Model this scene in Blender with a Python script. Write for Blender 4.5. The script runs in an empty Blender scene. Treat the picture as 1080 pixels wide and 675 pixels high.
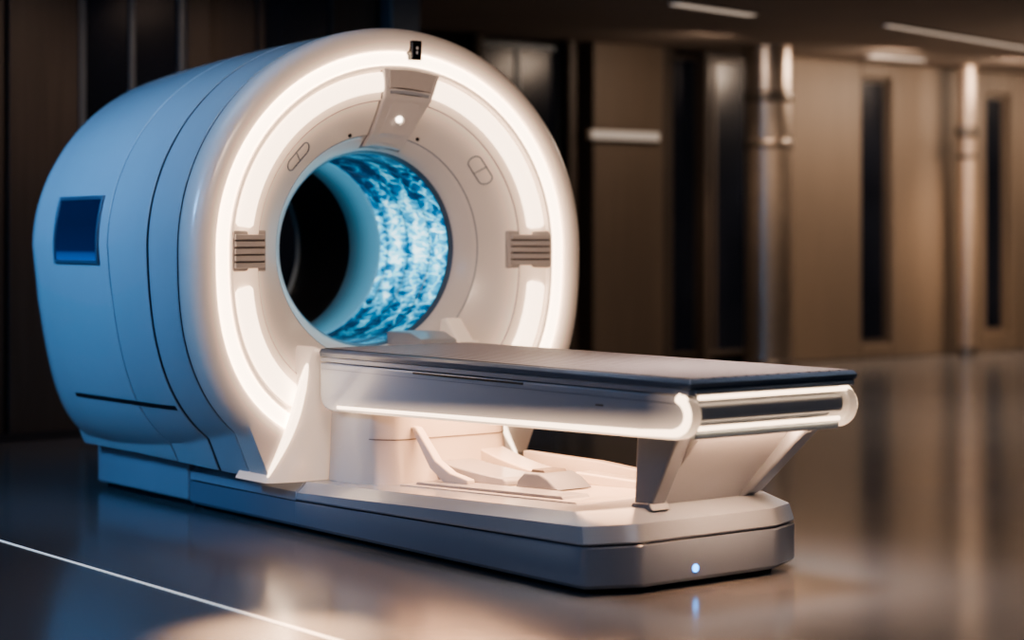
import bpy, bmesh, math, random
from mathutils import Vector, Matrix
random.seed(4)
C = bpy.context.scene.collection
PI = math.pi
ANG = math.radians(-52.5)
ORG = (-0.521, 8.625)
DX = (math.cos(ANG), math.sin(ANG)); DY = (-math.sin(ANG), math.cos(ANG))
CY, CZ, SY = .062, 1.17, 1.06
EL = 2.65      # lower half of the ring is a little squarer than a circle
def W(x, y): return (ORG[0]+DX[0]*x+DY[0]*y, ORG[1]+DX[1]*x+DY[1]*y)

# ------------------------------------------------------------------ materials
def mat(name, col, rough=0.4, metal=0.0, emit=None, es=0.0, coat=0.0, noise=0.0, nscale=8.0, bump=0.0, spec=None, stretch=None):
    m = bpy.data.materials.new(name); m.use_nodes = True
    nt = m.node_tree; b = nt.nodes['Principled BSDF']
    b.inputs['Base Color'].default_value = (*col, 1)
    b.inputs['Roughness'].default_value = rough
    b.inputs['Metallic'].default_value = metal
    b.inputs['Coat Weight'].default_value = coat
    b.inputs['Coat Roughness'].default_value = 0.08
    if spec is not None: b.inputs['Specular IOR Level'].default_value = spec
    if emit:
        b.inputs['Emission Color'].default_value = (*emit, 1); b.inputs['Emission Strength'].default_value = es
    if noise > 0 or bump > 0:
        tc = nt.nodes.new('ShaderNodeTexCoord'); n = nt.nodes.new('ShaderNodeTexNoise')
        mp = nt.nodes.new('ShaderNodeMapping')
        if stretch: mp.inputs['Scale'].default_value = stretch
        n.inputs['Scale'].default_value = nscale; n.inputs['Detail'].default_value = 5
        nt.links.new(tc.outputs['Object'], mp.inputs['Vector']); nt.links.new(mp.outputs[0], n.inputs['Vector'])
        if noise > 0:
            r = nt.nodes.new('ShaderNodeValToRGB')
            r.color_ramp.elements[0].color = (*[c*(1-noise) for c in col], 1)
            r.color_ramp.elements[1].color = (*[min(1, c*(1+noise)) for c in col], 1)
            r.color_ramp.elements[0].position = .3; r.color_ramp.elements[1].position = .7
            nt.links.new(n.outputs['Fac'], r.inputs['Fac']); nt.links.new(r.outputs['Color'], b.inputs['Base Color'])
        if bump > 0:
            bp = nt.nodes.new('ShaderNodeBump'); bp.inputs['Strength'].default_value = bump; bp.inputs['Distance'].default_value = .01
            nt.links.new(n.outputs['Fac'], bp.inputs['Height']); nt.links.new(bp.outputs['Normal'], b.inputs['Normal'])
    return m
M = {}
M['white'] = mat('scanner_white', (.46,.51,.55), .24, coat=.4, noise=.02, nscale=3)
M['base'] = mat('base_blue_grey', (.22,.26,.33), .26, coat=.4, noise=.02, nscale=3)
M['base_top'] = mat('base_light_grey', (.35,.39,.45), .26, coat=.4, noise=.02, nscale=3)
M['plain'] = mat('smooth_white', (.70,.64,.60), .33, coat=.25, noise=.015, nscale=3)
M['collar_glow'] = mat('collar_white_painted_glow', (.76,.71,.67), .33, coat=.25, noise=.015, nscale=3, emit=(1,.68,.46), es=.30)  # warm glow on collar and fin painted in as even emission
M['panel'] = mat('panel_beige', (.56,.50,.46), .33, noise=.03)
M['grey'] = mat('mid_grey', (.22,.24,.28), .35, metal=.1, noise=.03)
M['lgrey'] = mat('light_grey', (.36,.37,.40), .32, coat=.2, noise=.03)
M['groove'] = mat('groove_grey', (.30,.27,.25), .5, noise=.03)
M['dark'] = mat('dark_seam', (.012,.013,.016), .5, noise=.1)
M['slot'] = mat('slot_grey', (.15,.13,.12), .5, noise=.1)
M['black'] = mat('black_glossy', (.006,.006,.008), .15, noise=.1)
M['ring'] = mat('ring_light', (.9,.85,.8), .4, emit=(1,.74,.52), es=4.8, noise=.01)
M['arc'] = mat('arc_light', (.9,.85,.8), .4, emit=(1,.74,.52), es=3.2, noise=.01)
M['strip'] = mat('strip_light', (.9,.85,.8), .4, emit=(1,.72,.48), es=3.6, noise=.01)
M['led'] = mat('blue_led', (.1,.4,1), .3, emit=(.04,.36,1), es=4.5, noise=.01)
M['button'] = mat('button_glow', (1,1,1), .3, emit=(1,.85,.7), es=5.0, noise=.01)
M['slab'] = mat('slab_blue_grey', (.09,.125,.18), .35, metal=.1, coat=.3, noise=.05)
M['brown'] = mat('wall_wood', (.175,.138,.108), .5, noise=.06, nscale=3, stretch=(6,6,.4))
M['brown_dark'] = mat('wall_wood_dark', (.08,.064,.054), .5, noise=.12, nscale=3, stretch=(6,6,.4))
M['wall'] = mat('wall_dark', (.03,.028,.033), .6, noise=.15, nscale=2)
M['ceil'] = mat('ceiling_plaster', (.30,.25,.215), .8, noise=.04, nscale=2)
M['glass'] = mat('dark_window_glass', (.010,.012,.018), .24, emit=(.12,.18,.34), es=.007, noise=.4, nscale=1.5)  # bluish glimmer of the panes painted in as faint emission
M['steel'] = mat('column_steel', (.42,.36,.31), .33, metal=.85, noise=.05)
M['steel2'] = mat('column_steel_light', (.46,.37,.30), .34, metal=.6, noise=.05)
M['collar'] = mat('collar_steel', (.20,.175,.155), .33, metal=.7, noise=.05)
M['post'] = mat('post_grey', (.16,.18,.2), .4, metal=.4, noise=.05)
M['clight'] = mat('ceiling_light', (1,1,1), .4, emit=(1,.80,.64), es=.40, noise=.01)
M['wlight'] = mat('wall_light', (.30,.27,.25), .4, emit=(1,.84,.70), es=.24, noise=.01)
M['inlay'] = mat('white_inlay', (.85,.88,.92), .5, emit=(.8,.9,1), es=.5, noise=.01)
M['mark'] = mat('display_mark', (.5,.5,.5), .5, noise=.01)

def nodes(nt):
    L=nt.links
    def mth(op,a,b=None,c=None):
        n=nt.nodes.new('ShaderNodeMath'); n.operation=op
        for i,q in enumerate((a,b,c)):
            if q is None: continue
            if isinstance(q,(int,float)): n.inputs[i].default_value=q
            else: L.new(q,n.inputs[i])
        return n.outputs[0]
    tc=nt.nodes.new('ShaderNodeTexCoord'); sp=nt.nodes.new('ShaderNodeSeparateXYZ'); L.new(tc.outputs['Object'],sp.inputs[0])
    return mth,sp
def radial(nt, lower=2.0):
    mth,sp=nodes(nt)
    y=mth('ABSOLUTE',mth('DIVIDE',mth('SUBTRACT',sp.outputs['Y'],CY),SY)); z=mth('SUBTRACT',sp.outputs['Z'],CZ)
    ys=mth('DIVIDE',mth('SUBTRACT',sp.outputs['Y'],CY),SY)
    az=mth('ABSOLUTE',z)
    r=mth('SQRT',mth('ADD',mth('MULTIPLY',y,y),mth('MULTIPLY',z,z)))
    if lower!=2.0:
        r2=mth('POWER',mth('ADD',mth('POWER',y,lower),mth('POWER',az,lower)),1/lower)
        low=mth('LESS_THAN',z,0.0)
        r=mth('ADD',mth('MULTIPLY',r,mth('SUBTRACT',1.0,low)),mth('MULTIPLY',r2,low))
    ang=mth('ARCTAN2',z,ys)
    return mth,r,ang,sp.outputs['X']
def face_mat():      # white moulding; halo of the light rings painted in as emission by radius
    m=mat('face_white_painted_glow',(.74,.68,.635),.28,coat=.35,noise=.015,nscale=3)
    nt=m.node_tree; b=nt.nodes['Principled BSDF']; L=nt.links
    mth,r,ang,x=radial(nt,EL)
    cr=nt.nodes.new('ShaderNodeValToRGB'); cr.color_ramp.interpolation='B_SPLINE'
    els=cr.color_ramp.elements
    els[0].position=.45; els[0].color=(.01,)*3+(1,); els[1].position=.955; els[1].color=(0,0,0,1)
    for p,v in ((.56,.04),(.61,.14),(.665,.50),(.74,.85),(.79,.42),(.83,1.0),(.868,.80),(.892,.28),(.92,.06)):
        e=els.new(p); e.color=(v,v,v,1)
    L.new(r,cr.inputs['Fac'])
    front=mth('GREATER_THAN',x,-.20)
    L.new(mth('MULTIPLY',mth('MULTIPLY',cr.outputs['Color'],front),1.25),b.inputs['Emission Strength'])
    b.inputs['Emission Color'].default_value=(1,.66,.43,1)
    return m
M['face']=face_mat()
def side_mat():     # white table side; strip glow painted in along lower edge and near end
    m=mat('side_white_painted_glow',(.42,.45,.50),.24,coat=.4,noise=.015,nscale=3)
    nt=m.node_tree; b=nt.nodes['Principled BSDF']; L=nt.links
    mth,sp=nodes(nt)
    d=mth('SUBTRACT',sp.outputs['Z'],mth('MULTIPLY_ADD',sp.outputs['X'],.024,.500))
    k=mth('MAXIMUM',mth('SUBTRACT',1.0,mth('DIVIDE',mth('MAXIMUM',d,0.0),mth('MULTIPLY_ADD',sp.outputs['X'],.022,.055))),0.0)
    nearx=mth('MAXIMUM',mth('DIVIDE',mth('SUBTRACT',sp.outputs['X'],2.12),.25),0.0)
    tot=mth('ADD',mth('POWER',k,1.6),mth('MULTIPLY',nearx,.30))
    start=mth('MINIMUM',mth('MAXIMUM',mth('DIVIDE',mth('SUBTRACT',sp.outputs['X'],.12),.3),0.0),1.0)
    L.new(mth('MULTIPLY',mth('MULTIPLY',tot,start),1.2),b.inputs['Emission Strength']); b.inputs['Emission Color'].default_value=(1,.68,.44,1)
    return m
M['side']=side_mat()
def tube_mat():  # blue glow next to the lining painted in as emission, fading rearward
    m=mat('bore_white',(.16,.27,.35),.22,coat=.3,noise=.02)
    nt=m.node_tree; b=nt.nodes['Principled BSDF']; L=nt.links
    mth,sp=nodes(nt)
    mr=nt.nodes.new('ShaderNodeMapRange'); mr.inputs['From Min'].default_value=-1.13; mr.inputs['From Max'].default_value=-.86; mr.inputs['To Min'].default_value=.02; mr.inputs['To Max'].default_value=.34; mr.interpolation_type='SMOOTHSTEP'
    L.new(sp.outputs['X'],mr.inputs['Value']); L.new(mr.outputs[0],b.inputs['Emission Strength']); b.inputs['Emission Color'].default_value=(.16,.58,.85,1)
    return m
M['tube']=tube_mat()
def screen_mat():
    m=mat('blue_screen_glass',(.008,.014,.04),.08)
    nt=m.node_tree; b=nt.nodes['Principled BSDF']; L=nt.links
    mth,sp=nodes(nt)
    cr=nt.nodes.new('ShaderNodeValToRGB'); els=cr.color_ramp.elements
    els[0].position=.0; els[0].color=(.03,.20,.75,1); els[1].position=1; els[1].color=(.004,.012,.05,1)
    e=els.new(.12); e.color=(.02,.12,.45,1); e=els.new(.17); e.color=(.004,.02,.10,1); e=els.new(.60); e.color=(.003,.012,.05,1)
    L.new(mth('DIVIDE',mth('SUBTRACT',sp.outputs['Z'],1.115),.275),cr.inputs['Fac']); L.new(cr.outputs['Color'],b.inputs['Emission Color'])
    b.inputs['Emission Strength'].default_value=.45; b.inputs['Specular IOR Level'].default_value=.3
    return m
M['blue_glass']=screen_mat()

def floor_mat():
    m = mat('polished_floor', (.19,.19,.20), .22, noise=.04, nscale=.8)
    nt = m.node_tree; b = nt.nodes['Principled BSDF']
    tc = nt.nodes.new('ShaderNodeTexCoord'); n = nt.nodes.new('ShaderNodeTexNoise'); n.inputs['Scale'].default_value = 1.3; n.inputs['Detail'].default_value = 6
    mr = nt.nodes.new('ShaderNodeMapRange'); mr.inputs['To Min'].default_value = .13; mr.inputs['To Max'].default_value = .21
    nt.links.new(tc.outputs['Object'], n.inputs['Vector']); nt.links.new(n.outputs['Fac'], mr.inputs['Value']); nt.links.new(mr.outputs[0], b.inputs['Roughness'])
    b.inputs['IOR'].default_value = 1.95
    return m
M['floor'] = floor_mat()

def blue_mat():      # crystalline glass lining; caustics and brighter middle painted in as emission
    m = mat('bore_blue_caustic', (.01,.05,.12), .08, coat=.5)
    nt = m.node_tree; b = nt.nodes['Principled BSDF']; L = nt.links
    mth,r_,ang,x=radial(nt)
    def vec(a,bb,c):
        cb=nt.nodes.new('ShaderNodeCombineXYZ'); L.new(mth('MULTIPLY',x,a),cb.inputs[0]); L.new(mth('MULTIPLY',mth('COSINE',ang),bb),cb.inputs[1]); L.new(mth('MULTIPLY',mth('SINE',ang),c),cb.inputs[2]); return cb.outputs[0]
    def noise(v,s,d,r,di,out='Fac'):
        n = nt.nodes.new('ShaderNodeTexNoise'); n.inputs['Scale'].default_value = s; n.inputs['Detail'].default_value = d; n.inputs['Roughness'].default_value=r; n.inputs['Distortion'].default_value = di
        L.new(v,n.inputs['Vector']); return n.outputs[out]
    base=vec(9.0,4.0,8.5)
    mixv=nt.nodes.new('ShaderNodeVectorMath'); mixv.operation='MULTIPLY_ADD'
    L.new(noise(base,.8,4,.6,.4,'Color'),mixv.inputs[0]); mixv.inputs[1].default_value=(1.3,1.3,1.3); L.new(base,mixv.inputs[2])
    vo=nt.nodes.new('ShaderNodeTexVoronoi'); vo.feature='DISTANCE_TO_EDGE'; vo.inputs['Scale'].default_value=1.1; L.new(mixv.outputs[0],vo.inputs['Vector'])
    line=mth('POWER',mth('MAXIMUM',mth('SUBTRACT',1.0,mth('MULTIPLY',vo.outputs['Distance'],5.5)),0.0),1.6)
    vc=nt.nodes.new('ShaderNodeTexVoronoi'); vc.feature='F1'; vc.inputs['Scale'].default_value=1.8; L.new(mixv.outputs[0],vc.inputs['Vector'])
    sc=nt.nodes.new('ShaderNodeSeparateColor'); L.new(vc.outputs['Color'],sc.inputs[0])
    wid=noise(vec(6.0,2.0,2.2),.9,3,.5,.6)
    fine=noise(vec(9.0,3.5,13.0),1.4,5,.6,.9)
    c=mth('POWER',mth('MAXIMUM',mth('COSINE',mth('ADD',ang,.06)),0.0),2.6)
    xm=mth('ABSOLUTE',mth('DIVIDE',mth('ADD',x,.56),.30))
    bands=mth('MULTIPLY',mth('COSINE',mth('MULTIPLY',mth('ADD',x,.36),2*PI/.18)),.09)
    v=mth('ADD',mth('MULTIPLY',sc.outputs[0],.26),mth('MULTIPLY',wid,.45))
    v=mth('ADD',v,mth('MULTIPLY',line,.26)); v=mth('ADD',v,mth('MULTIPLY',fine,.50)); v=mth('ADD',v,bands); v=mth('ADD',v,mth('MULTIPLY',c,.34)); v=mth('SUBTRACT',v,mth('MULTIPLY',mth('POWER',xm,3.0),.10)); v=mth('SUBTRACT',v,.43)
    r = nt.nodes.new('ShaderNodeValToRGB'); cr = r.color_ramp
    cr.elements[0].position = .20; cr.elements[0].color = (.002,.03,.08,1)
    cr.elements[1].position = .84; cr.elements[1].color = (.78,.97,1,1)
    e = cr.elements.new(.36); e.color = (.008,.11,.24,1)
    e = cr.elements.new(.52); e.color = (.04,.32,.50,1)
    e = cr.elements.new(.68); e.color = (.20,.65,.83,1)
    L.new(v,r.inputs['Fac'])
    L.new(r.outputs['Color'], b.inputs['Emission Color']); L.new(mth('MULTIPLY_ADD',c,1.4,.65),b.inputs['Emission Strength'])
    return m
M['blue'] = blue_mat()

def pad_mat():
    m = mat('table_pad_ribbed', (.30,.25,.25), .5, spec=.3)
    nt = m.node_tree; b = nt.nodes['Principled BSDF']; L = nt.links
    mth,sp=nodes(nt)
    k=mth('COSINE',mth('MULTIPLY',mth('ADD',sp.outputs['Y'],.3875),2*PI/.05))   # 1 in every second groove
    r = nt.nodes.new('ShaderNodeValToRGB'); r.color_ramp.elements[0].color = (.36,.295,.275,1); r.color_ramp.elements[1].color = (.05,.04,.04,1); r.color_ramp.elements[0].position=.80; r.color_ramp.elements[1].position=.97
    L.new(mth('MULTIPLY_ADD',k,.5,.5), r.inputs['Fac']); L.new(r.outputs['Color'], b.inputs['Base Color'])
    return m
M['pad'] = pad_mat()

# ------------------------------------------------------------------ mesh tools
class MB:
    def __init__(s): s.v=[]; s.f=[]
    def add(s, vs, fs):
        o=len(s.v); s.v += [tuple(v) for v in vs]; s.f += [tuple(i+o for i in f) for f in fs]; return s
    def rows(s, rows, closeu=False, closev=False, cap0=False, cap1=False):
        n=len(rows[0]); m=len(rows); fs=[]
        for i in range(m if closev else m-1):
            for j in range(n if closeu else n-1):
                fs.append((i*n+j, i*n+(j+1)%n, ((i+1)%m)*n+(j+1)%n, ((i+1)%m)*n+j))
        if cap0: fs.append(tuple(range(n)))
        if cap1: fs.append(tuple((m-1)*n+j for j in range(n)))
        return s.add([p for r in rows for p in r], fs)
    def box(s, x0,x1,y0,y1,z0,z1):
        return s.rows([[(x0,y0,z0),(x1,y0,z0),(x1,y1,z0),(x0,y1,z0)],[(x0,y0,z1),(x1,y0,z1),(x1,y1,z1),(x0,y1,z1)]], closeu=True, cap0=True, cap1=True)
    def prism_xz(s, poly, y0, y1):
        return s.rows([[(p[0],y0,p[1]) for p in poly],[(p[0],y1,p[1]) for p in poly]], closeu=True, cap0=True, cap1=True)
    def plan(s, layers):
        return s.rows([[(p[0],p[1],(z(p[0]) if callable(z) else z)) for p in poly] for poly,z in layers], closeu=True, cap0=True, cap1=True)
    def tube(s, path, r, n=12, closed=False):
        P=[Vector(p) for p in path]; m=len(P); rows=[]; up=None
        for i in range(m):
            if closed: t=(P[(i+1)%m]-P[i-1]).normalized()
            else: t=(P[min(i+1,m-1)]-P[max(i-1,0)]).normalized()
            if up is None:
                up = Vector((0,0,1)) if abs(t.z)<.9 else Vector((0,1,0))
            a=t.cross(up)
            if a.length<1e-4: a=t.cross(Vector((1,0,0)))
            a.normalize(); b=a.cross(t).normalized(); up=b
            rr=r(i/(m-1)) if callable(r) else r
            rows.append([P[i]+a*rr*math.cos(2*PI*k/n)+b*rr*math.sin(2*PI*k/n) for k in range(n)])
        return s.rows(rows, closeu=True, closev=closed, cap0=not closed, cap1=not closed)
    def lathe_z(s, prof, cx=0, cy=0, n=32):
        return s.rows([[(cx+r*math.cos(2*PI*k/n), cy+r*math.sin(2*PI*k/n), z) for k in range(n)] for r,z in prof], closeu=True, cap0=True, cap1=True)
def obj(name, mb, m, parent=None, bevel=0, seg=3, sharp=35, loc=(0,0,0), smooth=True):
    me=bpy.data.meshes.new(name); me.from_pydata(mb.v,[],mb.f); me.update()
    bm=bmesh.new(); bm.from_mesh(me); bmesh.ops.recalc_face_normals(bm, faces=bm.faces); bm.to_mesh(me); bm.free()
    me.materials.append(M[m] if isinstance(m,str) else m)
    if smooth:
        me.polygons.foreach_set('use_smooth',[True]*len(me.polygons)); me.set_sharp_from_angle(angle=math.radians(sharp))
    o=bpy.data.objects.new(name,me); C.objects.link(o)
    if parent: o.parent=parent
    o.location=loc
    if bevel:
        b=o.modifiers.new('bevel','BEVEL'); b.width=bevel; b.segments=seg; b.limit_method='ANGLE'; b.angle_limit=math.radians(35); b.harden_normals=True
    return o
def empty(name, loc, rz=0):
    o=bpy.data.objects.new(name,None); C.objects.link(o); o.location=loc; o.rotation_euler=(0,0,rz); o.empty_display_size=.2; return o
def tag(o,label,cat,group=None):
    o['label']=label; o['category']=cat
    if group: o['group']=group
    return o
def struct(o): o['kind']='structure'; return o
def sm(t): t=max(0,min(1,t)); return t*t*(3-2*t)
def spline(pts, k=6):
    out=[]; n=len(pts)
    for i in range(n-1):
        p0=pts[max(i-1,0)]; p1=pts[i]; p2=pts[i+1]; p3=pts[min(i+2,n-1)]
        for j in range(k):
            t=j/k
            out.append(tuple(.5*((2*b)+(c-a)*t+(2*a-5*b+4*c-d)*t*t+(3*b-a-3*c+d)*t**3) for a,b,c,d in zip(p0,p1,p2,p3)))
    out.append(tuple(pts[-1])); return out

# ------------------------------------------------------------------ GANTRY
G = empty('mri_scanner', (ORG[0],ORG[1],0), ANG)
tag(G, 'large white ring-shaped medical scanner with glowing front rings and blue lit tunnel', 'medical scanner')

def foot_y(z): return .838-.42*(.62-z)        # straight flank of the foot below the ring
def pt(r,t):
    c,s=math.cos(t),math.sin(t)
    if s<0:
        e=2+(EL-2)*sm((r-.50)/.16)
        y=math.copysign(abs(c)**(2/e),c)*r*SY; z=CZ-abs(s)**(2/e)*r
        k=sm((r-.862)/.07)
        if k>0 and z<.62:
            yy=max(abs(y),foot_y(z)); y=math.copysign(abs(y)+(yy-abs(y))*k,c)
        return CY+y,z
    return CY+r*SY*c, CZ+r*s
def rev(prof, a0=0, a1=360, n=180, closed_prof=False, ends=False):
    full = abs(a1-a0) >= 360
    k = n if full else n+1
    rows=[]
    for i in range(k):
        a=math.radians(a0+(a1-a0)*i/n)
        rows.append([(x,)+pt(r,a) for x,r in prof])
    return MB().rows(rows, closeu=closed_prof, closev=full, cap0=ends and not full, cap1=ends and not full)

# body sections: s back from the front plane, half width, top radius, bottom radius, lower exponent, lower taper
SEC = [(.15,1.015,.955,.957,2.65,.0),(.30,1.017,.955,.960,2.9,.04),(.42,1.017,.952,.963,3.2,.08),(.8,1.014,.936,.968,4.4,.16),(1.1,1.008,.918,.968,5.4,.18),(1.4,.998,.898,.968,6,.18),(1.63,.985,.876,.968,6,.18),(1.69,.965,.850,.968,6,.175),(1.725,.930,.812,.965,6,.165),(1.74,.88,.76,.945,6,.15)]
def sec(s):
    if s<=SEC[0][0]: return SEC[0][1:]
    for a,b in zip(SEC,SEC[1:]):
        if s<=b[0]:
            t=(s-a[0])/(b[0]-a[0]); return tuple(a[i]+(b[i]-a[i])*t for i in range(1,6))
    return SEC[-1][1:]
def ring_row(s, k=1.0, n=220, floorz=.215):
    w,rt,rb,e,tp = sec(s); out=[]
    fz=floorz+.012*min(1,max(0,(s-.4)/.8))
    for i in range(n):
        a=2*PI*(i+.5)/n; c,sn=math.cos(a),math.sin(a)
        ee = 2.0 if sn>=0 else e
        q=abs(sn)**(2/ee)
        y=math.copysign(abs(c)**(2/ee),c)*w; z=math.copysign(q,sn)*(rt if sn>=0 else rb)
        if sn<0:
            y*=1-tp*q**1.3
            if CZ+z<.62: y=math.copysign(max(abs(y),foot_y(CZ+z)),c)
        out.append((-s, CY+y*k, max(CZ+z*k, fz)))
    return out
def side_y(s,z):
    w,rt,rb,e,tp=sec(s)
    if z>=CZ:
        t=min(1,(z-CZ)/rt); return CY-w*(1-t*t)**.5
    t=min(1,(CZ-z)/rb); y=w*(1-t**e)**(1/e)*(1-tp*t**1.3)
    if z<.62: y=max(y,foot_y(z))
    return CY-y
def sl(a,b,n): return [a+(b-a)*i/n for i in range(n+1)]
def shell(s0,s1,n=8,edge=.004):
    rows=[ring_row(s0,.98)]+[ring_row(s0+.001,.996)]+[ring_row(s) for s in sl(s0+edge,s1-edge,n)]+[ring_row(s1-.001,.996),ring_row(s1,.98)]
    return MB().rows(rows, closeu=True)
obj('front_shell', shell(.160,.410), 'white', G, sharp=30)
obj('middle_shell', shell(.430,.796), 'white', G, sharp=30)
mb=MB(); rows=[ring_row(.804,.98),ring_row(.805,.996)]+[ring_row(s) for s in (.81,.9,1.0,1.1,1.2,1.3,1.4,1.5,1.56,1.60,1.63,1.645,1.66,1.675,1.69,1.70,1.71,1.72,1.73,1.74)]
last=ring_row(1.74)
for t,x in ((.3,1.75),(.7,1.755),(1,1.755)):
    row=[]
    for i,p in enumerate(last):
        a=2*PI*(i+.5)/220; q=(CY+.52*math.cos(a), CZ+.52*math.sin(a))
        row.append((-x, p[1]+(q[0]-p[1])*t, p[2]+(q[1]-p[2])*t))
    rows.append(row)
obj('rear_shell', mb.rows(rows, closeu=True), 'white', G, sharp=30)
obj('seam_liner', MB().rows([ring_row(s,.984,floorz=.225) for s in sl(.14,.95,8)], closeu=True), 'dark', G)
for s0,s1 in ((.150,.161),(.409,.431),(.795,.805)):
    obj('seam_gasket', MB().rows([ring_row(s0,.99),ring_row(s0+.001,.9975),ring_row(s1-.001,.9975),ring_row(s1,.99)], closeu=True), 'dark', G)

# front face
LIP=[(-.152,.935),(-.150,.950),(-.144,.958),(-.12,.963),(-.06,.963),(-.035,.957),(-.015,.945),(-.003,.928),(.002,.908),(.002,.885),(-.002,.872),(-.012,.862),(-.030,.857),(-.036,.857)]
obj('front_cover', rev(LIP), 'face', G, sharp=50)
obj('outer_light_ring', rev([(-.034,.860),(-.024,.854),(-.016,.842),(-.014,.828),(-.016,.814),(-.024,.804),(-.034,.799)]), 'ring', G, sharp=60)
FACE=[(-.036,.800),(-.022,.799),(-.018,.795),(-.018,.785),(-.022,.781),(-.038,.779),(-.048,.70),(-.060,.652),(-.074,.648),(-.092,.62),(-.128,.57),(-.166,.52),(-.176,.506),(-.188,.502),(-.206,.485),(-.234,.458),(-.258,.442),(-.280,.434),(-.302,.432)]
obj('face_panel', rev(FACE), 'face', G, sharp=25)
def fx(r):
    f=FACE[5:]
    for a,b in zip(f,f[1:]):
        if b[1]<=r<=a[1]: return a[0]+(b[0]-a[0])*(a[1]-r)/(a[1]-b[1])
    return f[0][0] if r>f[0][1] else f[-1][0]
for a0,a1 in ((7.4,78.5),(93.5,172.6),(187.4,258),(282,352.6)):
    rows=[]; N=90
    for i in range(N+1):
        t=i/N; a=math.radians(a0+(a1-a0)*t)
        k=min(1,min(t,1-t)/.018); k=math.sqrt(max(0,1-(1-k)**2))*.35+.65
        rows.append([(x,)+pt(.73+(r-.73)*k,a) for x,r in ((-.050,.774),(-.034,.769),(-.028,.760),(-.027,.732),(-.032,.704),(-.040,.690),(-.058,.683))])
    obj('light_arc', MB().rows(rows,closeu=True,cap0=True,cap1=True), 'arc', G, sharp=60)
def fp(r,a,off=0): return (fx(r)+off,)+pt(r,math.radians(a))
for rr in (.65,.504):
    obj('face_seam', MB().tube([fp(rr,a,.0) for a in range(0,360,3)], .0025, 6, closed=True), 'grey', G)
obj('bore_trim', rev([(-.272,.437),(-.287,.426),(-.299,.424),(-.305,.430)]), 'slab', G)
obj('bore_lining', rev([(-.302,.432)]+[(-x,.430) for x in sl(.32,.86,8)]), 'blue', G)
for xx in (-.45,-.63,-.80):
    obj('lining_rib', MB().tube([(xx,)+pt(.431,math.radians(a)) for a in range(0,360,4)],.003,6,True),'slab',G)
obj('tunnel_wall', rev([(-.86,.430),(-.865,.424),(-.88,.420),(-1.12,.420),(-1.13,.43)]), 'tube', G)
obj('rear_tunnel', rev([(-1.13,.43),(-1.3,.47),(-1.755,.52)]), 'dark', G)
def wbox(mb,u0,u1,z0,z1,o0,o1):
    xs=lambda u: fx(max(.44,abs(u-CY)/SY))
    rows=[]
    for z in (z0,z1):
        rows.append([(xs(u0)+o0,u0,z),(xs(u1)+o0,u1,z),(xs(u1)+o1,u1,z),(xs(u0)+o1,u0,z)])
    return mb.rows(rows,closeu=True,cap0=True,cap1=True)
for sgn in (-1,1):
    ua,ub=sorted((CY+sgn*.60*SY, CY+sgn*.79*SY))
    v=obj('side_vent', wbox(MB(),ua,ub,1.080,1.250,-.02,.022), 'panel', G, bevel=.006)
    for k in range(5):
        z=1.093+k*.0295
        obj('vent_slat', wbox(MB(),ua+.012,ub-.012,z,z+.022,.016,.032), 'panel', v, bevel=.004, seg=2)
        if k<4: obj('slot', wbox(MB(),ua+.014,ub-.014,z+.022,z+.0295,.016,.0235), 'slot', v)
def fpatch(r0,r1,ac,w0,w1,off0,off1,n=24,m=10):
    mb=MB(); rows=[]
    for i in range(n+1):
        r=r0+(r1-r0)*i/n; w=w0+(w1-w0)*(i/n)**1.6; row=[]
        xx=fx(r)
        for j in range(m+1):
            a=math.radians(ac)-(w/2)*(2*j/m-1)/r
            row.append((xx+off1, CY+r*SY*math.cos(a), CZ+r*math.sin(a)))
        back=[(p[0]-(off1-off0),p[1],p[2]) for p in reversed(row)]
        rows.append(row+back)
    return mb.rows(rows,closeu=True,cap0=True,cap1=True)
AC=86
obj('panel_groove', fpatch(.450,.785,AC,.200,.290,-.02,.004), 'groove', G)
cp=obj('control_panel', fpatch(.454,.79,AC,.190,.283,-.02,.026), 'plain', G, bevel=.010)
obj('display_strip', fpatch(.70,.78,AC,.21,.24,.020,.033), 'panel', cp, bevel=.004)
obj('display_strip', fpatch(.676,.690,AC,.19,.195,.020,.030), 'lgrey', cp, bevel=.002)
obj('panel_crease', fpatch(.47,.640,AC,.115,.135,.020,.029), 'plain', cp, bevel=.003)
def disc(c,r,t,m,name,par,n=24):
    return obj(name, MB().rows([[(c[0]+dx,c[1]+rr*math.cos(2*PI*k/n),c[2]+rr*math.sin(2*PI*k/n)) for k in range(n)] for dx,rr in ((0,r),(t*.7,r),(t,r*.8))],closeu=True,cap0=True,cap1=True), m, par)
disc(fp(.57,AC,.030),.015,.010,'button','button',cp)
obj('button_ring', MB().tube([(fp(.57,AC,.034)[0],fp(.57,AC)[1]+.026*math.cos(2*PI*k/32),fp(.57,AC)[2]+.026*math.sin(2*PI*k/32)) for k in range(32)],.003,8,True),'panel',cp)
dcy,dcz=CY+.06,2.035
dd=obj('status_display', MB().box(-.03,.018,dcy-.027,dcy+.027,dcz-.043,dcz+.043), 'black', G, bevel=.006)
for dz in (-.010,.010):
    obj('display_mark', MB().box(.0175,.0195,dcy-.006,dcy+.006,dcz+dz-.007,dcz+dz+.007), 'mark', dd, bevel=.002)
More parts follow.
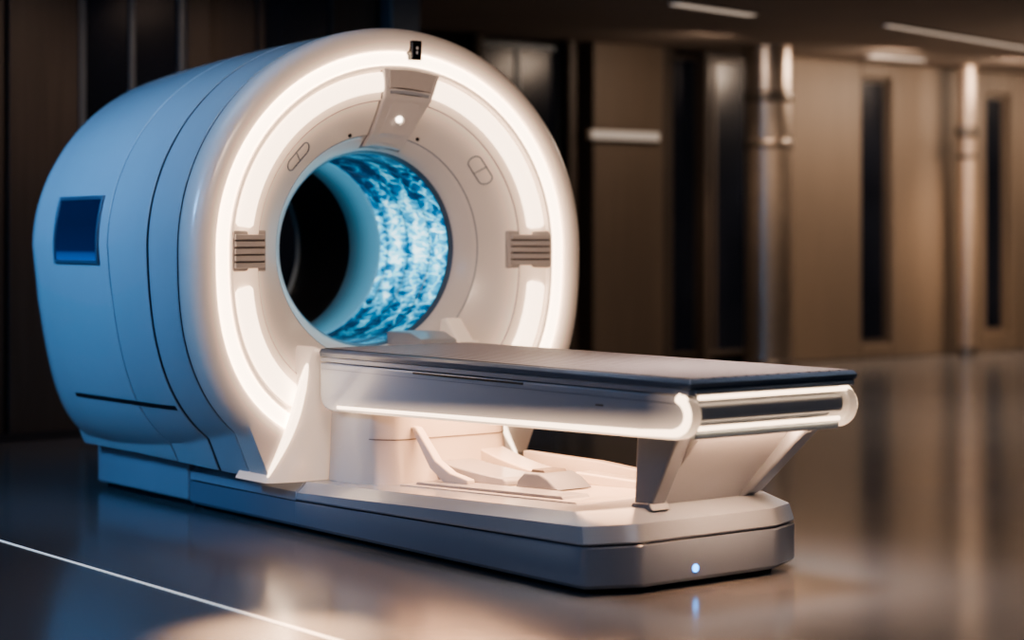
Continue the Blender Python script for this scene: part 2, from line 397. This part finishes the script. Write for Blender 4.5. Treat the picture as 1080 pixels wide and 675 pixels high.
for a,r in ((138,.59),(37,.59)):
    t=math.radians(a); L=.045; R=.026; pts=[]
    for k in range(32):
        q=2*PI*k/32; pu=R*math.cos(q); pv=R*math.sin(q)+(L if math.sin(q)>=0 else -L)
        rr=r+pu; aa=t+pv/r
        pts.append((fx(rr)+.002, CY+rr*SY*math.cos(aa), CZ+rr*math.sin(aa)))
    ti=obj('touch_pad', MB().tube(pts,.003,8,True), 'grey', G)
    obj('touch_pad_bar', MB().tube([fp(r-.026,a,.003),fp(r+.026,a,.003)],.0025,6), 'grey', ti)
for a in (108,70): disc(fp(.52,a,.0),.009,.006,'dark','sensor',G,16)

def side_patch(s0,s1,z0,z1,o0,o1,n=10,m=6):
    rows=[]
    for i in range(n+1):
        s=s0+(s1-s0)*i/n
        row=[(-s,side_y(s,z)-o1,z) for z in sl(z0,z1,m)]
        rows.append(row+[(-s,side_y(s,z)-o0,z) for z in reversed(sl(z0,z1,m))])
    return MB().rows(rows,closeu=True,cap0=True,cap1=True)
wd=obj('side_window', side_patch(.90,1.35,1.115,1.39,-.01,.004), 'blue_glass', G)
for a in ((.885,.905,1.10,1.405),(1.345,1.365,1.10,1.405)): obj('window_rim', side_patch(*a,-.01,.010), 'slab', wd, bevel=.003)
for a in ((.905,1.345,1.10,1.118),(.905,1.345,1.387,1.405)): obj('window_rim', side_patch(*a,-.01,.010), 'slab', wd, bevel=.003)
obj('side_slot', side_patch(.46,1.42,.482,.500,-.01,.004), 'dark', G)

# docking shroud: smooth collar sweeping from the ring into the base
SC=.03
half=[(.0,.738),(.20,.738),(.34,.738),(.385,.745),(.408,.756),(.424,.758),(.438,.740),(.450,.70),(.464,.645),(.484,.57),(.512,.48),(.550,.39),(.600,.30),(.660,.205)]
H=spline(half,6)
def inset(h,d):
    out=[]
    for y,z in h:
        k=sm((y-.36)/.06); out.append((y-d*k, z-d*.5*k*sm((z-.25)/.1) if z>.24 else z))
    return out
rows=[]
for x,d in ((-.24,-.004),(.006,-.004),(.013,.004),(.022,.020),(.032,.042),(.042,.070),(.052,.11)):
    h=inset(H,d)
    rows.append([(x,-y+SC,z) for y,z in reversed(h[1:])]+[(x,y+SC,z) for y,z in h])
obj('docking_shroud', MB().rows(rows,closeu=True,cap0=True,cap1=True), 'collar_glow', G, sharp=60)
for sgn in (-1,1):
    pth=[(.006,sgn*(y+.008)+SC,z) for y,z in H if y>.450 and z>.22]
    obj('collar_light', MB().tube(pth,lambda t:.003+.019*math.sin(PI*t)**.7 if 0<t<1 else .003,8), 'arc', G)
obj('docking_ledge', MB().prism_xz([(-.28,.73),(-.28,.80),(-.10,.80),(-.01,.77),(-.01,.73)],.16,.36), 'lgrey', G, bevel=.012)
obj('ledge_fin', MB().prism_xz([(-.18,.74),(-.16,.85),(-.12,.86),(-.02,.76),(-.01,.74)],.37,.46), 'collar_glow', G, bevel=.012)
obj('pedestal', MB().box(-1.79,-.87,-.52,.52,.03,.230), 'base_top', G, bevel=.015)
obj('pedestal_foot', MB().box(-1.76,-.87,-.48,.48,0,.04), 'dark', G)
HW=.52; XE=2.02; XS=.058
def poly(x0,x1,w,cx=.085,cw=.185):
    f=w-.02
    c=[(x1-cx-.03,-w),(x1-cx-.008,-w+.004),(x1-cx+.008,-w+.018),(x1-.014,-w+cw-.028),(x1-.004,-w+cw-.006),(x1,-w+cw+.02)]
    d=[(a,f-(b+w)) for a,b in reversed(c)]
    return [(x0,-w)]+c+d+[(x0,f)]
def rect(x0,x1,w): return [(x0,-w),(x1,-w),(x1,w-.02),(x0,w-.02)]
ztop=lambda x: .200+.040*max(0,x)
zmid=lambda x: .125+.022*max(0,x)
FI=.06
obj('plinth', MB().plan([(rect(-.85,XS-.001,HW-.012),.022),(rect(-.85,XS-.001,HW),.036),(rect(-.85,XS-.001,HW),zmid)]), 'base', G)
obj('plinth_seam', MB().plan([(rect(-.84,XS-.001,HW-.012),.124),(rect(-.84,XS-.001,HW-.012),.132)]), 'dark', G)
obj('plinth_top', MB().plan([(rect(-.85,XS-.001,HW),.131),(rect(-.85,XS-.001,HW-.006),.166),(rect(-.85,XS-.001,HW-.045),.200)]), 'base_top', G)
obj('plinth_foot', MB().plan([(rect(-.83,XS-.001,HW-FI),0),(rect(-.83,XS-.001,HW-FI),.035)]), 'dark', G)

# ------------------------------------------------------------------ PATIENT TABLE
tx,ty = W(1.0,0)
T = empty('patient_table', (tx,ty,0), ANG)
tag(T, 'long white patient table with ribbed grey-brown top and glowing edges on a wide base', 'patient table')
def tob(name,mb,m,par=None,**k):
    return obj(name,mb,m,par or T,loc=(-1,0,0) if par is None else (0,0,0),**k)
tob('base_foot', MB().plan([(poly(XS,XE-FI,HW-FI),0),(poly(XS,XE-FI,HW-FI),.035)]), 'dark')
tob('base_skirt', MB().plan([(poly(XS,XE-.012,HW-.012),.022),(poly(XS,XE,HW),.036),(poly(XS,XE,HW),lambda x:zmid(x)-.006),(poly(XS,XE-.004,HW-.004),zmid)]), 'base')
tob('base_seam', MB().plan([(poly(XS,XE-.012,HW-.012),lambda x:zmid(x)-.003),(poly(XS,XE-.012,HW-.012),lambda x:zmid(x)+.008)]), 'dark')
tob('base_top', MB().plan([(poly(XS,XE-.004,HW-.004),lambda x:zmid(x)+.006),(poly(XS,XE,HW),lambda x:zmid(x)+.012),(poly(XS,XE-.018,HW-.008),lambda x:ztop(x)-.040),(poly(XS,XE-.10,HW-.055),ztop)]), 'base_top', sharp=25)
# lit tray on the base
tob('tray_rim', MB().prism_xz([(.5,.205),(.5,.32),(1.0,.32),(1.30,.305),(1.66,.30),(1.74,.268),(1.66,.25)],.33,.37), 'plain', bevel=.008)
tob('tray_floor', MB().prism_xz([(.50,.205),(.50,.226),(1.62,.271),(1.64,.25)],-.30,.28), 'plain', bevel=.004)
tob('tray_step', MB().prism_xz([(.56,.22),(.58,.240),(1.50,.278),(1.52,.26)],-.27,-.14), 'lgrey', bevel=.004)
tob('lift_column', MB().plan([(poly(.062,.50,.36,.07,.09),.205),(poly(.062,.47,.355,.07,.09),.26),(poly(.062,.45,.35,.07,.09),.38),(poly(.062,.45,.345,.07,.09),.50)]), 'plain')
tob('column_seam', MB().plan([(poly(.062,.453,.349,.07,.09),.395),(poly(.062,.453,.349,.07,.09),.399)]), 'slot')
def cover(x0,x1,z0,z1,p,y0,y1,name='curved_cover',m='plain'):
    top=[(x0+(x1-x0)*t, z1+(z0-z1)*(1-t)**p) for t in [i/16 for i in range(17)]]
    tob(name, MB().prism_xz([(x0-.03,.225),(x0-.03,z0)]+top+[(x1+.02,z1-.01),(x1+.02,z1-.03)],y0,y1), m, bevel=.008)
tob('lift_arm', MB().prism_xz([(.44,.45),(.48,.448),(.62,.325),(.72,.285),(.84,.268),(.84,.245),(.68,.24),(.58,.29)],-.21,-.17), 'plain', bevel=.008)
cover(.48,.92,.300,.274,1.4,-.10,.10,m='lgrey')
cover(.44,.90,.34,.275,1.8,.14,.27)
mh=tob('drive_housing', MB().prism_xz([(1.0,.246),(1.02,.280),(1.06,.310),(1.15,.314),(1.20,.298),(1.27,.260)],-.10,.08), 'grey', bevel=.010)
obj('housing_cover', MB().prism_xz([(1.05,.306),(1.06,.322),(1.13,.324),(1.15,.310)],-.06,.05), 'slot', mh, bevel=.004)
tob('cable_duct', MB().box(1.05,1.60,.16,.24,.25,.295), 'plain', bevel=.01)
# end supports
tob('support_leg', MB().prism_xz([(1.85,.270),(1.93,.272),(1.955,.31),(2.08,.53),(2.07,.575),(1.89,.575),(1.868,.54)],-.225,-.15), 'grey', bevel=.012)
tob('leg_cap', MB().prism_xz([(1.84,.262),(1.85,.290),(1.94,.295),(1.96,.270)],-.232,-.143), 'grey', bevel=.006)
tob('support_leg', MB().prism_xz([(1.80,.265),(1.87,.267),(1.93,.30),(2.22,.55),(2.16,.575),(2.07,.575)],.27,.34), 'grey', bevel=.014)
tob('support_panel', MB().prism_xz([(1.78,.262),(1.86,.268),(2.16,.57),(2.06,.57)],-.155,.275), 'lgrey', bevel=.005)
# table deck
YF=.022   # far side sits slightly inboard
tob('deck_chassis', MB().prism_xz([(.12,.58),(.12,.70),(2.28,.70),(2.28,.60),(2.22,.585)],-.34,.32), 'grey', bevel=.01)
def rc(x0,x1,w): return [(x0,-w),(x1,-w),(x1,w-YF),(x0,w-YF)]
tob('table_edge', MB().plan([(rc(.065,2.335,.403),.703),(rc(.065,2.335,.403),.722)]), 'lgrey', bevel=.003)
tob('table_top', MB().plan([(rc(.065,2.338,.405),.723),(rc(.065,2.348,.409),.742),(rc(.065,2.335,.400),.756)]), 'slab', bevel=.003)
prof=[(-.393,.754)]
NR=30
for k in range(NR):
    y=-.3875+k*.025; prof+=[(y,.7570),(y+.003,.7588),(y+.022,.7588),(y+.025,.7570)]
prof+=[(.3675,.754)]
tob('table_pad', MB().rows([[(x,y,z) for y,z in prof] for x in (.075,2.328)],closeu=True,cap0=True,cap1=True), 'pad', smooth=False)
def panel_poly():
    p=[(.065,.70),(.065,.56),(.075,.53),(.10,.51),(.15,.50),(2.20,.550)]
    c=(2.25,.635); R=.083
    for k in range(13):
        a=math.radians(-85+k*10.5); p.append((c[0]+R*1.25*math.cos(a),c[1]+R*math.sin(a)))
    p.append((2.25,.70))
    return p
PP=panel_poly()
for sgn in (-1,1):
    yo = .405 if sgn<0 else .405-YF
    y0,y1=sorted((sgn*(yo-.045),sgn*yo))
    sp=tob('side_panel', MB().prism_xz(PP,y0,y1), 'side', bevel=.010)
    path=[(.20,.520)]+[(x,.520+(x-.2)*.024) for x in (.6,1.0,1.4,1.8,2.1)]
    for k in range(13):
        a=math.radians(-85+k*12.5); path.append((2.245+.085*math.cos(a),.636+.062*math.sin(a)))
    obj('light_strip', MB().tube([(x,sgn*(yo-.007),z) for x,z in path],lambda t:.010+.009*sm(t*1.6),10), 'strip', sp)
    obj('panel_slot', MB().box(.75,1.45,sgn*(yo+.0005)-.002,sgn*(yo+.0005)+.002,.688,.695), 'dark', sp)
    obj('panel_seam', MB().box(.08,2.28,sgn*(yo+.0003)-.001,sgn*(yo+.0003)+.001,.672,.6745), 'grey', sp)
    obj('panel_mark', MB().box(1.86,1.90,sgn*(yo+.0005)-.001,sgn*(yo+.0005)+.001,.640,.646), 'slot', sp)
tob('end_trim', MB().box(2.325,2.348,-.385,.385-YF,.705,.722), 'lgrey', bevel=.005)
tob('end_light', MB().tube([(2.335,-.36,.694),(2.335,.36-YF,.694)],.008,10), 'strip')
tob('cross_bar', MB().box(2.27,2.335,-.358,.358-YF,.612,.676), 'lgrey', bevel=.02)
tob('end_light', MB().tube([(2.315,-.345,.590),(2.315,.345-YF,.590)],.008,10), 'strip')
tob('lower_bar', MB().box(2.24,2.31,-.355,.355-YF,.553,.578), 'white', bevel=.008)
n=20
tob('status_light', MB().rows([[(XE-.005+dx,-.085+r*math.cos(2*PI*k/n),.066+r*math.sin(2*PI*k/n)) for k in range(n)] for dx,r in ((0,.014),(.007,.014),(.010,.009))],closeu=True,cap0=True,cap1=True),'led')

# ------------------------------------------------------------------ ROOM
R_ = (0,0,ANG)
def room(name,mb,m,parent=None,**k):
    o=obj(name,mb,m,parent,**k)
    if parent is None:
        o.location=(ORG[0],ORG[1],0); o.rotation_euler=R_
        struct(o)
    return o
room('floor', MB().box(-8,14,-9,18,-.1,0), 'floor')
room('ceiling', MB().box(-8,14,-9,18,2.95,3.05), 'ceil')
XB=-6.43
room('wall_back', MB().box(XB-.5,XB-.3,2,18,0,2.95), 'wall')
room('wall_left', MB().box(-4.3,-4.1,-9,2.6,0,2.95), 'wall')
room('wall_side', MB().box(-6.8,-4.1,2.55,2.65,0,2.95), 'wall')
room('wall_right', MB().box(-8,14,17.9,18,0,2.95), 'wall')
room('wall_far', MB().box(-8,14,-9,-8.9,0,2.95), 'wall')
room('wall_front', MB().box(13.9,14,-9,18,0,2.95), 'wall')
ti=1
def trim(u0,u1,m,z0=0,z1=2.95,x0=XB-.3,x1=XB,bev=.02):
    global ti
    room('trim_%d'%ti, MB().box(x0,x1,u0,u1,z0,z1), m, bevel=bev); ti+=1
trim(6.5,7.34,'brown'); trim(8.75,9.97,'brown'); trim(10.42,11.88,'brown'); trim(12.28,14.2,'brown'); trim(14.9,17,'brown')
trim(9.97,10.42,'brown',2.80,2.95); trim(11.88,12.28,'brown',2.72,2.95); trim(9.97,10.42,'brown',0,.14); trim(11.88,12.28,'brown',0,.2)
trim(7.34,7.46,'brown_dark'); trim(7.85,7.93,'brown_dark'); trim(6.22,6.32,'brown_dark'); trim(5.2,5.3,'brown_dark'); trim(4.3,4.5,'brown_dark')
wi=1
def window(u0,u1,z0,z1,x,fr='brown_dark',mull=0):
    global wi
    o=room('window_%d'%wi, MB().box(x-.04,x,u0,u1,z0,z1), 'glass'); wi+=1
    f=MB(); t=.045
    f.box(x-.05,x+.03,u0,u0+t,z0,z1).box(x-.05,x+.03,u1-t,u1,z0,z1).box(x-.05,x+.03,u0+t,u1-t,z0,z0+t).box(x-.05,x+.03,u0+t,u1-t,z1-t,z1)
    for k in range(mull):
        u=u0+(u1-u0)*(k+1)/(mull+1); f.box(x-.05,x+.02,u-.02,u+.02,z0+t,z1-t)
    obj('window_frame', f, fr, o, bevel=.005)
window(2.7,4.3,.1,2.9,XB-.15); window(4.5,5.2,.1,2.9,XB-.15,fr='wall'); window(5.3,6.22,.1,2.9,XB-.15,fr='post',mull=1); window(7.46,8.75,.1,2.9,XB-.15,mull=1)
window(9.97,10.42,.14,2.80,XB-.1); window(11.88,12.28,.2,2.72,XB-.1,fr='brown'); window(14.2,14.9,.14,2.62,XB-.1)
XL=-4.05
def ltrim(u0,u1,m,x1=XL): trim(u0,u1,m,0,2.95,-4.1,x1,.01)
ltrim(-2.6,-.02,'brown_dark',XL-.02); ltrim(0,.45,'brown_dark'); ltrim(1.17,1.34,'brown_dark',XL+.03); ltrim(1.34,1.70,'brown_dark',XL-.02); ltrim(2.3,2.62,'brown_dark')
window(.45,1.17,.1,2.9,XL-.02,fr='post',mull=1); window(1.70,2.3,.1,2.9,XL-.02)
room('baseboard_left', MB().box(-4.1,XL+.03,-8,2.6,0,.05),'wall')
p=W(XL,2.78); pc=empty('support_post',(p[0],p[1],0),ANG)
tag(pc,'square grey metal post behind the top of the ring','post')
obj('shaft', MB().box(-.11,.11,-.12,.12,.03,2.93),'post',pc,bevel=.01); obj('foot_plate', MB().box(-.15,.15,-.16,.16,0,.03),'post',pc,bevel=.005)

def column(u,x,r,label,bands,m='steel'):
    p=W(x,u); c=empty('metal_column',(p[0],p[1],0),0); tag(c,label,'column')
    obj('shaft', MB().lathe_z([(r,.0),(r,2.95)],n=40),m,c)
    obj('base_collar', MB().lathe_z([(r*1.08,0),(r*1.08,.08),(r*1.02,.1)],n=40),'collar',c)
    for z0,z1,k in bands:
        obj('collar', MB().lathe_z([(r*1.02,z0),(r*k,z0+.02),(r*k,z1-.02),(r*1.02,z1)],n=40),'collar',c)
column(8.14,-5.9,.215,'thick brushed metal column in front of the brown wall panels',[(2.44,2.54,1.08),(2.02,2.10,1.08)])
column(11.17,-6.1,.09,'slim metal column near the right edge of the wall',[(2.22,2.34,1.4),(2.0,2.06,1.2)],'steel2')
p=W(XB+.02,6.85); wl=empty('wall_light',(p[0],p[1],2.12),ANG); tag(wl,'horizontal glowing wall light strip on the brown panel beside the ring','wall light')
obj('housing', MB().box(-.02,.03,-.46,.42,-.05,.05),'brown',wl,bevel=.01); obj('diffuser', MB().box(.025,.05,-.42,.38,-.04,.04),'wlight',wl,bevel=.01)
def clight(p0,p1,w,label):
    cx,cy=(p0[0]+p1[0])/2,(p0[1]+p1[1])/2; L=math.hypot(p1[0]-p0[0],p1[1]-p0[1]); a=math.atan2(p1[1]-p0[1],p1[0]-p0[0])
    e=empty('ceiling_light',(cx,cy,2.95),a); tag(e,label,'ceiling light','linear ceiling lights')
    obj('frame', MB().box(-L/2-.02,L/2+.02,-w/2-.02,w/2+.02,-.015,0),'ceil',e,bevel=.003); obj('diffuser', MB().box(-L/2,L/2,-w/2,w/2,-.022,-.012),'clight',e,bevel=.003)
clight((1.20,14.70),(1.86,15.45),.09,'short linear ceiling light, nearest the top edge above the wall light')
clight((3.05,16.2),(5.1,18.7),.06,'long linear ceiling light running toward the right edge')
clight((3.40,19.0),(4.0,19.45),.10,'small dim ceiling light close to the wall, above the narrow window')
p0,p1=(-3.2,9.50),(-.1,5.49)
L=math.hypot(p1[0]-p0[0],p1[1]-p0[1])
o=obj('floor_line', MB().box(-L/2,L/2,-.007,.007,0,.0015),'inlay'); o.location=((p0[0]+p1[0])/2,(p0[1]+p1[1])/2,0.0005); o.rotation_euler=(0,0,math.atan2(p1[1]-p0[1],p1[0]-p0[0]))
tag(o,'thin white line inlaid in the dark polished floor','floor line')

# ------------------------------------------------------------------ LIGHTS
def area(name,loc,target,size,power,col,sizey=None,spread=None):
    l=bpy.data.lights.new(name,'AREA'); l.energy=power; l.color=col; l.size=size
    if sizey: l.shape='RECTANGLE'; l.size_y=sizey
    if spread: l.spread=math.radians(spread)
    o=bpy.data.objects.new(name,l); C.objects.link(o); o.location=loc
    o.rotation_euler=(Vector(target)-Vector(loc)).to_track_quat('-Z','Y').to_euler(); return o
area('blue_key',(-4.8,6.8,2.85),(-2.0,9.1,1.9),1.2,31,(.17,.50,1),spread=60)
area('blue_fill',(-5.6,5.8,2.2),(-1.7,9.2,1.1),1.6,11,(.20,.48,1))
area('cool_top',(-1.8,8.6,2.9),(-1.5,9.4,1.5),1.2,6,(.5,.7,1))
area('front_fill',(3.2,3.0,2.6),(.9,7.0,.3),1.5,17,(.58,.76,1))
area('floor_cool',(-2.8,5.0,2.9),(-2.4,6.8,0),2.2,44,(.42,.62,1))
p=W(-.5,6.5); area('floor_warm',(p[0],p[1],2.9),(p[0],p[1],0),3.0,75,(1,.78,.62))
p=W(1.9,.1); area('table_fill',(p[0],p[1],2.85),(p[0],p[1],.76),.9,8.5,(1,.88,.84),spread=40)
p=W(2.6,-1.0); q=W(0,0.1); area('face_fill',(p[0],p[1],2.7),(q[0],q[1],1.3),1.0,7.5,(1,.74,.56),spread=60)
for u,e in ((6.9,12),(9.25,40),(11.0,37),(12.9,34)):
    p=W(-5.2,u); q=W(-6.35,u); area('wall_wash',(p[0],p[1],2.9),(q[0],q[1],.95),.5,e,(1,.77,.59))
for u,tu,tx_,e in ((7.4,8.14,-5.9,3.5),(10.7,11.17,-6.1,6)):
    p=W(-4.9,u); q=W(tx_,tu); area('column_wash',(p[0],p[1],2.85),(q[0],q[1],1.2),.3,e,(1,.70,.48),spread=50)
for u in (.2,1.4):
    p=W(-3.0,u); q=W(-4.1,u); area('left_wash',(p[0],p[1],2.9),(q[0],q[1],1.5),.4,3,(1,.70,.52),spread=100)
p=W(-2.5,10.5); area('ceiling_bounce',(p[0],p[1],.8),(p[0]+.5,p[1]+1,2.95),3,24,(1,.78,.62))
p=W(1.1,0); a=area('under_table',(p[0],p[1],.57),(p[0],p[1],0),.5,21,(1,.54,.30),sizey=1.5); a.rotation_euler=(0,0,ANG+PI/2)
p=W(2.17,0.05); a=area('under_end',(p[0],p[1],.54),(p[0],p[1],0),.5,6,(1,.58,.34),sizey=.1); a.rotation_euler=(0,0,ANG+PI/2)
sl_=bpy.data.lights.new('added_floor_spot','SPOT'); sl_.energy=5200; sl_.color=(1,.58,.30); sl_.spot_size=math.radians(13); sl_.spot_blend=1.0; sl_.shadow_soft_size=.12  # unseen spot added to make the warm glow on the floor
so=bpy.data.objects.new('added_floor_spot',sl_); C.objects.link(so); so.location=(-.95,8.0,2.9); so.rotation_euler=(Vector((-.70,6.1,0))-Vector(so.location)).to_track_quat('-Z','Y').to_euler()
w=bpy.data.worlds.new('world'); bpy.context.scene.world=w; w.use_nodes=True
w.node_tree.nodes['Background'].inputs[0].default_value=(.05,.07,.1,1); w.node_tree.nodes['Background'].inputs[1].default_value=.3
vs=bpy.context.scene.view_settings
try:
    vs.view_transform='AgX'; vs.look='AgX - Medium High Contrast'; vs.exposure=.25
except Exception as e: print(e)

# ------------------------------------------------------------------ CAMERA
cam=bpy.data.cameras.new('camera'); co=bpy.data.objects.new('camera',cam); C.objects.link(co)
co.location=(0,0,1.23); co.rotation_euler=(PI/2,0,0)
cam.sensor_width=36; cam.lens=36*2103/1080; cam.shift_y=-89.5/1080
cam.dof.use_dof=True; cam.dof.focus_distance=7.7; cam.dof.aperture_fstop=1.1
bpy.context.scene.camera=co
